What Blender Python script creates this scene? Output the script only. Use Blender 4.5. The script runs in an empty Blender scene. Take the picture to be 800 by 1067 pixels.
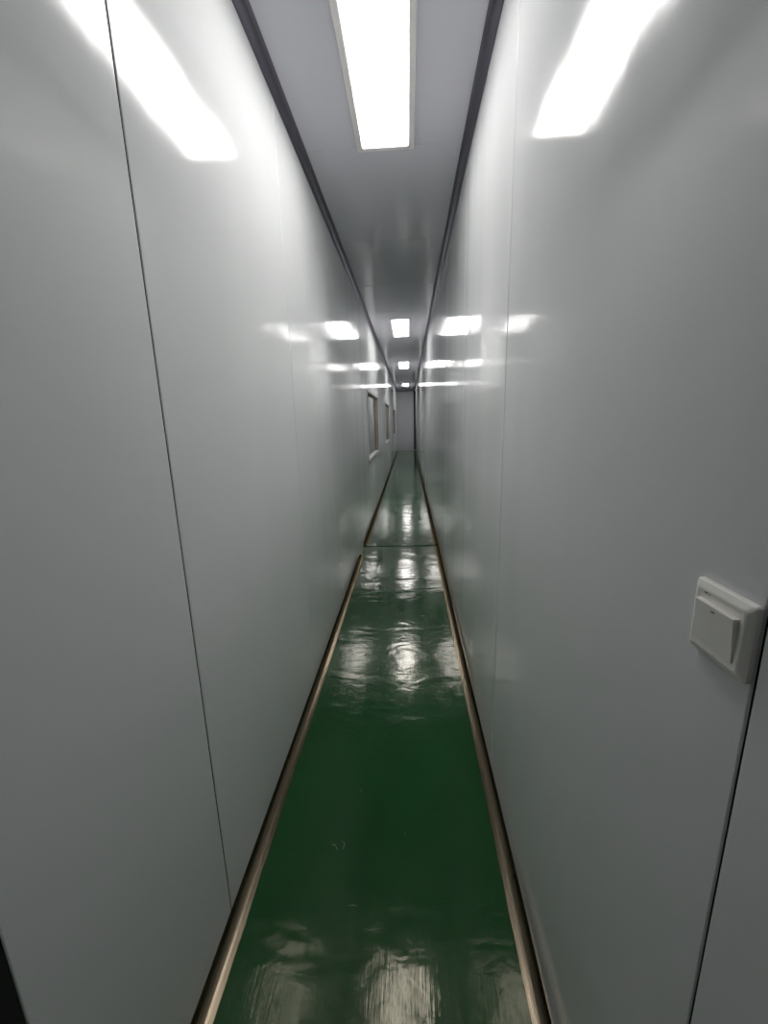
import bpy, bmesh, math, random
from mathutils import Vector, Matrix, noise
random.seed(7)
C = bpy.context.scene.collection
S = bpy.context.scene
# ------------------------------------------------------------------ layout (metres, camera foot at the origin)
H_CAM = 1.45
XL, XR = -0.545, 0.326            # wall faces
ZC = H_CAM + 1.35                 # ceiling
Y0, Y1 = -1.3, 19.8               # back and far end of the corridor
COVE = 0.034
PITCH = 1.095                     # width of one wall panel
WINDOWS = [(5.66, 7.62), (9.95, 11.95), (15.2, 17.2)]
WZ0, WZ1 = H_CAM - 0.545, H_CAM + 0.375
DOOR_Y = 0.3755                    # left wall stops here, black door behind it

# ------------------------------------------------------------------ helpers
def link(name, bm, mats, parent=None, smooth=False):
    me = bpy.data.meshes.new(name)
    bmesh.ops.recalc_face_normals(bm, faces=bm.faces[:])
    bm.to_mesh(me); bm.free()
    o = bpy.data.objects.new(name, me); C.objects.link(o)
    for m in (mats if isinstance(mats, (list, tuple)) else [mats]):
        me.materials.append(m)
    if smooth:
        for p in me.polygons: p.use_smooth = True
    if parent: o.parent = parent
    return o

def struct(o):
    o['kind'] = 'structure'
    return o

def box(bm, lo, hi, mat=0):
    vs = [bm.verts.new((x, y, z)) for x in (lo[0], hi[0]) for y in (lo[1], hi[1]) for z in (lo[2], hi[2])]
    for f in ((0,1,3,2),(4,6,7,5),(0,4,5,1),(2,3,7,6),(0,2,6,4),(1,5,7,3)):
        bm.faces.new([vs[i] for i in f]).material_index = mat
    return vs

def bevel_all(bm, w, seg=2):
    bmesh.ops.bevel(bm, geom=bm.edges[:], offset=w, segments=seg, profile=0.6, affect='EDGES', clamp_overlap=True)

def prism(bm, prof, a, b, to3, mat=0):
    """closed profile extruded between parameters a and b; to3(u, v, t) -> point"""
    A = [bm.verts.new(to3(u, v, a)) for u, v in prof]
    B = [bm.verts.new(to3(u, v, b)) for u, v in prof]
    n = len(prof)
    for i in range(n):
        bm.faces.new((A[i], A[(i+1) % n], B[(i+1) % n], B[i])).material_index = mat
    bm.faces.new(A).material_index = mat
    bm.faces.new(B[::-1]).material_index = mat

# ------------------------------------------------------------------ materials
def mat(name):
    m = bpy.data.materials.new(name); m.use_nodes = True
    nt = m.node_tree
    return m, nt, nt.nodes['Principled BSDF']

def simple(name, col, rough=0.5, metal=0.0, spec=0.5):
    m, nt, b = mat(name)
    b.inputs['Base Color'].default_value = (*col, 1)
    b.inputs['Roughness'].default_value = rough
    b.inputs['Metallic'].default_value = metal
    b.inputs['Specular IOR Level'].default_value = spec
    return m

def node(nt, kind, **kw):
    n = nt.nodes.new(kind)
    for k, v in kw.items(): setattr(n, k, v)
    return n

def mapped(nt, scale):
    tc = node(nt, 'ShaderNodeTexCoord'); mp = node(nt, 'ShaderNodeMapping')
    mp.inputs['Scale'].default_value = scale
    nt.links.new(tc.outputs['Object'], mp.inputs['Vector'])
    return mp.outputs['Vector']

def tex_noise(nt, scale3, detail=2, rough=0.5, dist=0.0):
    n = node(nt, 'ShaderNodeTexNoise')
    n.inputs['Scale'].default_value = 1.0
    n.inputs['Detail'].default_value = detail
    n.inputs['Roughness'].default_value = rough
    n.inputs['Distortion'].default_value = dist
    nt.links.new(mapped(nt, scale3), n.inputs['Vector'])
    return n.outputs['Fac']

def bump(nt, height, dist, prev=None, strength=1.0):
    b = node(nt, 'ShaderNodeBump')
    b.inputs['Strength'].default_value = strength
    b.inputs['Distance'].default_value = dist
    nt.links.new(height, b.inputs['Height'])
    if prev is not None: nt.links.new(prev, b.inputs['Normal'])
    return b.outputs['Normal']

def ramp(nt, fac, stops):
    r = node(nt, 'ShaderNodeValToRGB')
    nt.links.new(fac, r.inputs['Fac'])
    e = r.color_ramp.elements
    while len(e) < len(stops): e.new(0.5)
    for el, (p, c) in zip(e, stops):
        el.position = p; el.color = (*c, 1) if len(c) == 3 else c
    return r.outputs['Color']

def panel_paint(name, col, rough, wave, axis='wall', spec=0.5):
    """pre-painted sandwich panel: smooth satin coat, rolled steel waves running up the sheet"""
    m, nt, b = mat(name)
    b.inputs['Base Color'].default_value = (*col, 1)
    b.inputs['Specular IOR Level'].default_value = spec
    if axis == 'wall':
        broad, fine, peel = (0, 3.2, 0.10), (0, 26, 0.5), (0, 160, 160)
    else:
        broad, fine, peel = (3.2, 0.35, 0), (26, 0.5, 0), (160, 160, 0)
    n1 = bump(nt, tex_noise(nt, broad, 1, 0.4), 0.0022 * wave)
    n2 = bump(nt, tex_noise(nt, fine, 1, 0.4), 0.00008 * wave, n1)
    n3 = bump(nt, tex_noise(nt, peel, 2), 0.00006, n2)
    nt.links.new(n3, b.inputs['Normal'])
    r = node(nt, 'ShaderNodeMapRange')
    r.inputs['To Min'].default_value = rough * 0.85
    r.inputs['To Max'].default_value = rough * 1.2
    nt.links.new(tex_noise(nt, (0.6, 0.6, 0.6), 3), r.inputs['Value'])
    nt.links.new(r.outputs['Result'], b.inputs['Roughness'])
    return m

WALL = panel_paint('wall_panel_paint', (0.79, 0.803, 0.803), 0.095, 1.7, spec=0.33)
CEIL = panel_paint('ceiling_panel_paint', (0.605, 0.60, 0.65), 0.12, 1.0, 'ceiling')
END  = simple('end_wall_paint', (0.55, 0.55, 0.58), 0.45)
CORE = simple('panel_joint_dark', (0.03, 0.03, 0.03), 0.9)
BLACK = simple('black_door_paint', (0.006, 0.006, 0.005), 0.5, spec=0.2)
RUBBER = simple('black_rubber_gasket', (0.008, 0.008, 0.008), 0.7)
WHITE_FRAME = simple('light_frame_white', (0.72, 0.69, 0.68), 0.4)
ALU = simple('window_aluminium', (0.60, 0.60, 0.62), 0.35, 0.3)
SILL = simple('window_sill_grey', (0.34, 0.34, 0.35), 0.4)
ALU_IN = simple('window_recess_brown', (0.26, 0.24, 0.21), 0.5)
SWITCH = simple('switch_ivory_plastic', (0.96, 0.945, 0.885), 0.3)
MARK = simple('switch_grey_print', (0.2, 0.2, 0.19), 0.6)

m, nt, b = mat('lamp_diffuser'); LAMP = m
b.inputs['Base Color'].default_value = (0.9, 0.9, 0.9, 1)
b.inputs['Emission Color'].default_value = (1.0, 0.98, 0.96, 1)
b.inputs['Emission Strength'].default_value = 10.5

LAMP_FAR = LAMP.copy(); LAMP_FAR.name = 'lamp_diffuser_far_boosted'  # farther panels boosted above the near one to brighten the far walls
LAMP_FAR.node_tree.nodes['Principled BSDF'].inputs['Emission Strength'].default_value = 15.5
m, nt, b = mat('window_glass'); GLASS = m
b.inputs['Base Color'].default_value = (0.9, 0.95, 0.93, 1)
b.inputs['Transmission Weight'].default_value = 1.0
b.inputs['Roughness'].default_value = 0.02
b.inputs['IOR'].default_value = 1.45

# ceiling cove: grey anodised aluminium
m, nt, b = mat('ceiling_cove_aluminium'); COVE_TOP = m
b.inputs['Base Color'].default_value = (0.19, 0.18, 0.22, 1)
b.inputs['Metallic'].default_value = 0.85
b.inputs['Roughness'].default_value = 0.45
nt.links.new(bump(nt, tex_noise(nt, (60, 1.2, 60), 2), 0.0004), b.inputs['Normal'])

# floor cove: champagne aluminium, worn
m, nt, b = mat('floor_cove_aluminium'); COVE_BOT = m
b.inputs['Metallic'].default_value = 1.0
nt.links.new(ramp(nt, tex_noise(nt, (9, 2.0, 9), 4, 0.6), [(0.3, (0.19, 0.155, 0.11)), (0.7, (0.27, 0.22, 0.155))]), b.inputs['Base Color'])
b.inputs['Roughness'].default_value = 0.27
b.inputs['Specular Tint'].default_value = (0.25, 0.24, 0.23, 1)
nt.links.new(bump(nt, tex_noise(nt, (70, 3, 70), 3), 0.0006), b.inputs['Normal'])

# floor: hand-trowelled green epoxy with ripples, brush streaks and scuffs
m, nt, b = mat('green_epoxy_floor'); FLOOR = m
base = ramp(nt, tex_noise(nt, (1.4, 0.9, 1), 4, 0.55), [(0.3, (0.011, 0.068, 0.019)), (0.7, (0.018, 0.100, 0.033))])
scuff = ramp(nt, tex_noise(nt, (34, 1.6, 1), 5, 0.7), [(0.66, (0, 0, 0)), (0.80, (1, 1, 1))])
mix = node(nt, 'ShaderNodeMix', data_type='RGBA')
mult = node(nt, 'ShaderNodeMath', operation='MULTIPLY'); mult.inputs[1].default_value = 0.22
nt.links.new(scuff, mult.inputs[0]); nt.links.new(mult.outputs[0], mix.inputs['Factor'])
nt.links.new(base, mix.inputs['A']); mix.inputs['B'].default_value = (0.10, 0.16, 0.11, 1)
nt.links.new(mix.outputs['Result'], b.inputs['Base Color'])
n1 = bump(nt, tex_noise(nt, (3.0, 5.5, 1), 2, 0.45, 0.6), 0.0042)
n2 = bump(nt, tex_noise(nt, (12, 19, 1), 2, 0.5, 0.5), 0.0010, n1)
n3 = bump(nt, tex_noise(nt, (150, 9, 1), 3, 0.6), 0.00022, n2)
nt.links.new(n3, b.inputs['Normal'])
rr = node(nt, 'ShaderNodeMapRange'); rr.inputs['To Min'].default_value = 0.02; rr.inputs['To Max'].default_value = 0.22
nt.links.new(tex_noise(nt, (22, 2.4, 1), 4, 0.6), rr.inputs['Value'])
nt.links.new(rr.outputs['Result'], b.inputs['Roughness'])
b.inputs['Specular IOR Level'].default_value = 0.38
b.inputs['Specular Tint'].default_value = (1.0, 0.90, 0.73, 1)

# ------------------------------------------------------------------ walls made of panels
def wall_panels(bm, side, seams, ya, yb, holes=()):
    """side -1 left / +1 right. material 0 = paint, 1 = dark joint core"""
    xf = XL if side < 0 else XR
    out = side                       # direction away from the corridor
    groove, ch = 0.0018, 0.002
    cuts = [ya] + [s for s in seams if ya < s < yb] + [yb]
    for a, c in zip(cuts[:-1], cuts[1:]):
        oa, oc = random.uniform(-.0005, .0005), random.uniform(-.0005, .0005)
        def xs(y): return xf + oa + (oc - oa) * (y - a) / (c - a)
        ys = [a, c]
        for h0, h1, _, _ in holes:
            for h in (h0, h1):
                if a < h < c: ys.append(h)
        ys.sort()
        for p, q in zip(ys[:-1], ys[1:]):
            spans = [(0.0, ZC)]
            for h0, h1, z0, z1 in holes:
                if p >= h0 - 1e-6 and q <= h1 + 1e-6: spans = [(0.0, z0), (z1, ZC)]
            pa = p == a; qc = q == c
            g0 = groove if pa else 0; g1 = groove if qc else 0
            prof = [(p + g0, xf + out * 0.02)]
            if pa: prof += [(p + g0, xs(p) + out * ch), (p + g0 + ch * 0.35, xs(p) + out * ch * 0.35), (p + g0 + ch, xs(p))]
            else:  prof += [(p, xs(p))]
            if qc: prof += [(q - g1 - ch, xs(q)), (q - g1 - ch * 0.35, xs(q) + out * ch * 0.35), (q - g1, xs(q) + out * ch)]
            else:  prof += [(q, xs(q))]
            prof += [(q - g1, xf + out * 0.02)]
            for z0, z1 in spans:
                n0 = len(bm.faces)
                prism(bm, prof, z0, z1, lambda u, v, t: (v, u, t), 0)
                bm.faces.ensure_lookup_table()
                if pa: bm.faces[n0].material_index = 1
                if qc: bm.faces[n0 + len(prof) - 2].material_index = 1
    # backing core, split round the holes
    ys = sorted({ya, yb} | {h for hh in holes for h in hh[:2]})
    for p, q in zip(ys[:-1], ys[1:]):
        spans = [(0.0, ZC)]
        for h0, h1, z0, z1 in holes:
            if p >= h0 - 1e-6 and q <= h1 + 1e-6: spans = [(0.0, z0), (z1, ZC)]
        for z0, z1 in spans:
            x0, x1 = sorted((xf + out * 0.008, xf + out * 0.075))
            box(bm, (x0, p, z0), (x1, q, z1), 1)

bm = bmesh.new()
holes = [(a, c, WZ0, WZ1) for a, c in WINDOWS]
wall_panels(bm, -1, [0.912 + PITCH * k for k in range(0, 20)], DOOR_Y, Y1, holes)
struct(link('wall_left', bm, [WALL, CORE]))
bm = bmesh.new()
wall_panels(bm, 1, [0.367 + PITCH * k for k in range(-4, 20)], Y0, Y1)
struct(link('wall_right', bm, [WALL, CORE]))
# left wall behind the camera, beyond the black door
bm = bmesh.new()
wall_panels(bm, -1, [-0.95], Y0, -0.60)
box(bm, (XL - 0.075, -0.60, 2.15), (XL, DOOR_Y, ZC), 0)
struct(link('wall_left_rear', bm, [WALL, CORE]))
# black door closing the gap in the left wall, beside the camera
door = bpy.data.objects.new('door_1', None); C.objects.link(door); struct(door)
door.location = (XL, -0.11, 0)
bm = bmesh.new(); box(bm, (-0.055, -0.455, 0.008), (-0.02, 0.45, 2.11)); bevel_all(bm, 0.002, 1)
link('door_leaf', bm, BLACK, door)
bm = bmesh.new()
box(bm, (-0.07, 0.452, 0), (-0.002, 0.487, 2.148)); box(bm, (-0.07, -0.488, 0), (-0.002, -0.46, 2.148))
box(bm, (-0.07, -0.46, 2.115), (-0.002, 0.452, 2.148))
link('door_frame', bm, RUBBER, door)
bm = bmesh.new()
box(bm, (-0.02, -0.41, 1.02), (0.012, -0.40, 1.03)); box(bm, (0.004, -0.41, 1.02), (0.014, -0.29, 1.03)); bevel_all(bm, 0.002, 1)
link('door_handle', bm, ALU, door)

# end wall and back wall
bm = bmesh.new()
def cross_panel(bm, x0, x1, yf, out):
    prism(bm, [(x0, yf), (x1, yf), (x1, yf + out * 0.05), (x0, yf + out * 0.05)], 0, ZC, lambda u, v, t: (u, v, t), 0)
cross_panel(bm, XL - 0.08, XR + 0.08, Y1, 1)
box(bm, (XL - 0.08, Y1 + 0.01, 0), (XR + 0.08, Y1 + 0.06, ZC), 1)
struct(link('wall_end', bm, [END, CORE]))
bm = bmesh.new()
cross_panel(bm, XL - 0.08, XR + 0.08, Y0, -1)
struct(link('wall_back', bm, [WALL, CORE]))

# ceiling panels (run across, seams each pitch)
bm = bmesh.new()
seams = [Y0] + [2.433 + PITCH * k for k in range(-5, 17) if Y0 < 2.433 + PITCH * k < Y1] + [Y1]
g = 0.0015
for a, c in zip(seams[:-1], seams[1:]):
    dz = random.uniform(-.0004, .0004)
    prof = [(a + g, ZC + .02), (a + g, ZC + dz + .0015), (a + g + .0015, ZC + dz), (c - g - .0015, ZC + dz), (c - g, ZC + dz + .0015), (c - g, ZC + .02)]
    prism(bm, prof, XL - 0.08, XR + 0.08, lambda u, v, t: (t, u, v), 0)
box(bm, (XL - 0.08, Y0, ZC + 0.012), (XR + 0.08, Y1, ZC + 0.08), 1)
struct(link('ceiling', bm, [CEIL, CORE]))

# floor: two pours meeting at a joint
JOINT = 4.63
bm = bmesh.new()
for a, c in ((Y0, JOINT - 0.012), (JOINT + 0.012, Y1)):
    prof = [(a, -0.08), (a, -0.006), (a + .008, 0.0), (c - .008, 0.0), (c, -0.006), (c, -0.08)]
    prism(bm, prof, XL - 0.08, XR + 0.08, lambda u, v, t: (t, u, v), 0)
box(bm, (XL - 0.08, JOINT - 0.013, -0.08), (XR + 0.08, JOINT + 0.013, -0.02), 1)
def scuff_mark(cx_, cy_, pts):
    A = [bm.verts.new((cx_ + x, cy_ + y, 0.0003)) for x, y in pts]
    B = [bm.verts.new((cx_ + x, cy_ + y, -0.001)) for x, y in pts]
    for k in range(len(A)):
        q = (k + 1) % len(A)
        bm.faces.new((A[k], A[q], B[q], B[k])).material_index = 2
    bm.faces.new(A).material_index = 2; bm.faces.new(B[::-1]).material_index = 2
scuff_mark(-0.27, 1.135, [(-.018, .006), (-.004, .007), (.008, -.012), (.006, -.014), (-.004, .003), (-.018, .004)])
scuff_mark(-0.255, 1.15, [(0, .004), (.014, -.001), (.012, -.028), (.010, -.022), (.011, -.002), (0, .002)])
scuff_mark(-0.19, 0.955, [(-.014, .003), (.004, .006), (.018, .002), (.004, .003)])
scuff_mark(-0.21, 1.36, [(-.003, .002), (.003, .003), (.003, -.003), (-.002, -.003)])
scuff_mark(-0.03, 1.19, [(-.002, .002), (.002, .002), (.001, -.003)])
struct(link('floor', bm, [FLOOR, CORE, simple('floor_scuff', (0.10, 0.18, 0.12), 0.5)]))

# ------------------------------------------------------------------ coving
def cove(bm, side, ya, yb, floor, step=0.05, wob=0.0, r=COVE, lift=0.0):
    """concave quarter-round strip; floor=True bottom, else ceiling"""
    xf = XL if side < 0 else XR
    s = -side                        # towards the corridor
    z0 = 0.0 if floor else ZC
    d = 1 if floor else -1
    n = max(2, int((yb - ya) / step)); rings = []
    for i in range(n + 1):
        y = ya + (yb - ya) * i / n
        w = wob * (noise.noise(Vector((side * 9.1, y * 3.2, 0))) + 0.6 * noise.noise(Vector((side * 4.1, y * 14, 3))))
        pts = [(0.0006, r + 0.004), (0.0022, r + 0.004), (0.0022, r)]
        for k in range(1, 9):
            t = math.pi / 2 * k / 8
            pts.append((r * (1 - math.cos(t)) + 0.0022, r * (1 - math.sin(t)) + 0.0022))
        pts += [(r + 0.009 + w, 0.0018), (r + 0.009 + w, 0.0002), (0.0006, 0.0002)]
        rings.append([bm.verts.new((xf + s * (u + lift), y, z0 + d * v)) for u, v in pts])
    for A, B in zip(rings[:-1], rings[1:]):
        for k in range(len(A)):
            q = (k + 1) % len(A)
            bm.faces.new((A[k], A[q], B[q], B[k]))
    bm.faces.new(rings[0]); bm.faces.new(rings[-1][::-1])

def joint_collar(bm, side, y):
    cove(bm, side, y - 0.006, y + 0.006, True, 0.006, 0, COVE - 0.003, 0.0022)

for side, nm, joints, gaps in ((-1, 'baseboard_left', [1.50, 3.1, 6.2], (4.28, 4.66)), (1, 'baseboard_right', [1.05, 2.6, 6.6], (4.615, 4.655))):
    bm = bmesh.new()
    start = DOOR_Y if side < 0 else Y0
    cuts = [start] + [j for j in joints if j < gaps[0]] + [gaps[0]]
    for a, c in zip(cuts[:-1], cuts[1:]): cove(bm, side, a + .0006, c - .0006, True, 0.03, 0.0035, lift=random.uniform(0, .0007))
    cuts = [gaps[1]] + [j for j in joints if j > gaps[1]] + [Y1]
    for a, c in zip(cuts[:-1], cuts[1:]): cove(bm, side, a + .0006, c - .0006, True, 0.05, 0.003, lift=random.uniform(0, .0007))
    for j in joints[:1]: joint_collar(bm, side, j)
    cove(bm, side, gaps[1] - .004, gaps[1] + .03, True, 0.01, 0, COVE + 0.004, 0.001)
    struct(link(nm, bm, COVE_BOT, smooth=False))
for side, nm, joints in ((-1, 'trim_1', [2.9, 6.1, 9.3, 12.6, 15.9]), (1, 'trim_2', [3.4, 6.8, 9.6, 12.9, 16.1])):
    bm = bmesh.new()
    cuts = [Y0] + joints + [Y1]
    for a, c in zip(cuts[:-1], cuts[1:]): cove(bm, side, a + .001, c - .001, False, 0.4, 0, r=0.032, lift=random.uniform(0, .0008))
    struct(link(nm, bm, COVE_TOP))
# end-wall trims: dark upright strip in the right corner, head strip and base strip added bright to stand in for a line of light
bm = bmesh.new(); box(bm, (XR - 0.075, Y1 - 0.05, 0.04), (XR - 0.002, Y1 - 0.002, ZC - 0.04)); bevel_all(bm, 0.004, 1)
struct(link('trim_3', bm, RUBBER))
bm = bmesh.new(); box(bm, (XL + 0.002, Y1 - 0.04, ZC - 0.075), (XR - 0.08, Y1 - 0.002, ZC - 0.037)); bevel_all(bm, 0.004, 1)
struct(link('trim_4', bm, COVE_TOP))
bm = bmesh.new(); box(bm, (XL + 0.045, Y1 - 0.02, 0.001), (XR - 0.08, Y1 - 0.002, 0.03)); bevel_all(bm, 0.003, 1)
struct(link('baseboard_light_line', bm, ALU))

# ------------------------------------------------------------------ windows in the left wall
def window(idx, ya, yb):
    w = bpy.data.objects.new('window_%d' % idx, None); C.objects.link(w); struct(w)
    w.location = (XL, (ya + yb) / 2, WZ0)
    hw, hh = (yb - ya) / 2, WZ1 - WZ0
    d = 0.05
    bm = bmesh.new()   # lining of the recess
    t = 0.004
    box(bm, (-d, -hw, hh - t), (-0.001, hw, hh)); box(bm, (-d, -hw, t), (-0.001, -hw + t, hh - t)); box(bm, (-d, hw - t, t), (-0.001, hw, hh - t))
    link('recess_lining', bm, ALU_IN, w)
    bm = bmesh.new(); box(bm, (-d, -hw, 0), (0.004, hw, 0.008)); bevel_all(bm, 0.001, 1)
    link('sill', bm, SILL, w)
    bm = bmesh.new()   # slim outer frame on the wall face, sides only
    for y0, y1, z0, z1 in ((-hw - .028, -hw, -.028, hh + .004), (hw, hw + .028, -.028, hh + .004)):
        box(bm, (0.0006, y0, z0), (0.006, y1, z1))
    link('window_frame', bm, ALU, w)
    bm = bmesh.new(); box(bm, (0.0006, -hw, hh), (0.010, hw, hh + .022)); box(bm, (0.0006, -hw - .028, -.036), (0.008, hw + .028, -.003))
    link('gasket', bm, ALU_IN, w)
    bm = bmesh.new(); box(bm, (-d + .004, -hw + t, .010), (-d + .010, hw - t, hh - t))
    link('pane', bm, GLASS, w)
for i, (a, c) in enumerate(WINDOWS): window(i + 1, a, c)
# plain room seen through the windows
bm = bmesh.new()
x0, x1, ya, yb = XL - 2.4, XL - 0.078, 4.6, 18.4
bm_faces = [((x0, ya, 0), (x0, yb, 0), (x0, yb, ZC), (x0, ya, ZC))]
box(bm, (x0 - .05, ya, 0), (x0, yb, ZC)); box(bm, (x0, ya - .05, 0), (x1, ya, ZC)); box(bm, (x0, yb, 0), (x1, yb + .05, ZC))
struct(link('wall_room_beyond', bm, simple('room_beyond_paint', (0.45, 0.45, 0.43), 0.5)))
bm = bmesh.new(); box(bm, (x0 - .05, ya - .05, -.08), (x1, yb + .05, -.001))
struct(link('floor_room_beyond', bm, simple('room_beyond_floor', (0.10, 0.14, 0.11), 0.4)))
bm = bmesh.new(); box(bm, (x0 - .05, ya - .05, ZC + .001), (x1, yb + .05, ZC + .08))
struct(link('ceiling_room_beyond', bm, simple('room_beyond_ceiling', (0.45, 0.45, 0.45), 0.5)))

# ------------------------------------------------------------------ ceiling light panels
LX0, LX1, FW = -0.213, 0.016, 0.029
def light_panel(ya, length, label, lamp=LAMP):
    o = bpy.data.objects.new('ceiling_light', None); C.objects.link(o)
    o.location = ((LX0 + LX1) / 2, ya + length / 2, ZC)
    o['label'] = label; o['category'] = 'ceiling light'; o['group'] = 'ceiling light panels along the corridor'
    hx, hy = (LX1 - LX0) / 2, length / 2
    bm = bmesh.new()
    zt, zb = -0.0008, -0.011
    # frame ring: sloped inner lip
    for sx in (-1, 1):
        prism(bm, [(sx * (hx + FW), zt), (sx * (hx + FW), zb + .003), (sx * (hx + FW - .003), zb), (sx * (hx + .004), zb), (sx * hx, zb + .004), (sx * hx, zt)],
              -hy - FW, hy + FW, lambda u, v, t: (u, t, v))
    for sy in (-1, 1):
        prism(bm, [(sy * (hy + FW), zt), (sy * (hy + FW), zb + .003), (sy * (hy + FW - .003), zb), (sy * (hy + .004), zb), (sy * hy, zb + .004), (sy * hy, zt)],
              -hx, hx, lambda u, v, t: (t, u, v))
    link('frame', bm, WHITE_FRAME, o)
    bm = bmesh.new(); box(bm, (-hx + .0003, -hy + .0003, -0.0065), (hx - .0003, hy - .0003, -0.002))
    link('diffuser', bm, lamp, o)
    return o
light_panel(1.235, 1.185, 'long glowing ceiling light panel nearest the camera, running out of the top edge')
light_panel(6.10, 1.185, 'second ceiling light panel along the corridor, a small bright square beyond the long near panel', LAMP_FAR)
light_panel(10.42, 1.25, 'third ceiling light panel along the corridor, tiny white rectangle between the second and the farthest', LAMP_FAR)
light_panel(16.55, 1.25, 'farthest and smallest ceiling light panel, just before the end wall', LAMP_FAR)

# ------------------------------------------------------------------ light switch on the right wall
sw = bpy.data.objects.new('light_switch', None); C.objects.link(sw)
SWY0, SWY1, SWZ0, SWZ1 = 0.3700, 0.4510, H_CAM - 0.259, H_CAM - 0.178
sw.location = (XR, (SWY0 + SWY1) / 2, (SWZ0 + SWZ1) / 2)
sw['label'] = 'white square rocker light switch on the right wall beside a dark panel seam'
sw['category'] = 'light switch'
hy, hz = (SWY1 - SWY0) / 2, (SWZ1 - SWZ0) / 2
bm = bmesh.new()
def loop(bm, x, ey, ez, rad, seg=5):
    vs = []
    for cy_, cz_, a0 in ((ey - rad, ez - rad, 0), (-ey + rad, ez - rad, 90), (-ey + rad, -ez + rad, 180), (ey - rad, -ez + rad, 270)):
        for k in range(seg + 1):
            t = math.radians(a0 + 90 * k / seg)
            vs.append(bm.verts.new((x, cy_ + rad * math.cos(t), cz_ + rad * math.sin(t))))
    return vs
loops = [loop(bm, -0.0002, hy, hz, .003), loop(bm, -0.0045, hy, hz, .003), loop(bm, -0.0065, hy - .0012, hz - .0012, .003),
         loop(bm, -0.0095, hy - .0065, hz - .0065, .004), loop(bm, -0.0100, hy - .0085, hz - .0085, .004), loop(bm, -0.0092, hy - .013, hz - .013, .003)]
for A, B in zip(loops[:-1], loops[1:]):
    for k in range(len(A)):
        q = (k + 1) % len(A); bm.faces.new((A[k], A[q], B[q], B[k]))
bm.faces.new(loops[0]); bm.faces.new(loops[-1][::-1])
link('plate', bm, SWITCH, sw)
# rocker, upper edge standing proud
ry, rz0, rz1 = 0.0265, -0.0255, 0.0215
bm = bmesh.new()
prism(bm, [(-0.0093, rz0), (-0.0108, rz0), (-0.0150, rz1 - .0008), (-0.0144, rz1), (-0.0093, rz1)], -ry, ry, lambda u, v, t: (u, t, v))
rk = link('rocker', bm, SWITCH, sw)
bm = bmesh.new()
xx = lambda z: -0.0108 - 0.0042 * (z - rz0) / (rz1 - .0008 - rz0)
za, zb = 0.0150, 0.0166
prism(bm, [(xx(za) - .0003, za), (xx(zb) - .0003, zb), (xx(zb) + .0004, zb), (xx(za) + .0004, za)], -0.002, 0.003, lambda u, v, t: (u, t, v))
link('indicator_mark', bm, MARK, rk)
bm = bmesh.new()
box(bm, (-0.0103, 0.0175, 0.0290), (-0.0096, 0.0215, 0.0303)); box(bm, (-0.0103, 0.0135, 0.0288), (-0.0096, 0.0150, 0.0298))
link('printed_mark', bm, MARK, sw)

# ------------------------------------------------------------------ world, camera, colour management
w = bpy.data.worlds.new('World'); S.world = w; w.use_nodes = True
w.node_tree.nodes['Background'].inputs['Color'].default_value = (0.5, 0.5, 0.55, 1)
w.node_tree.nodes['Background'].inputs['Strength'].default_value = 0.0

cam = bpy.data.cameras.new('camera'); co = bpy.data.objects.new('camera', cam); C.objects.link(co)
f = 428.6
cam.sensor_fit = 'HORIZONTAL'; cam.sensor_width = 36.0; cam.lens = f / 800 * 36.0
cam.clip_start = 0.02; cam.clip_end = 100
fwd = Vector((425.4 - 400, -(437 - 533.5), -f)).normalized()         # corridor axis in camera space
dn0 = Vector((50.0, -(2450.27 - 533.5), -f)).normalized()              # straight down in camera space
up = -dn0; rt = fwd.cross(up).normalized(); up = rt.cross(fwd).normalized()
R = Matrix((rt, fwd, up))                                              # camera space -> world
co.matrix_world = Matrix.Translation((0, 0, H_CAM)) @ R.to_4x4()
S.camera = co

S.view_settings.view_transform = 'Standard'
S.view_settings.look = 'None'
S.view_settings.gamma = 1.0
S.view_settings.use_curve_mapping = False
S.view_settings.exposure = 0.32
S.cycles.diffuse_bounces = 12
S.cycles.glossy_bounces = 8
S.cycles.max_bounces = 20
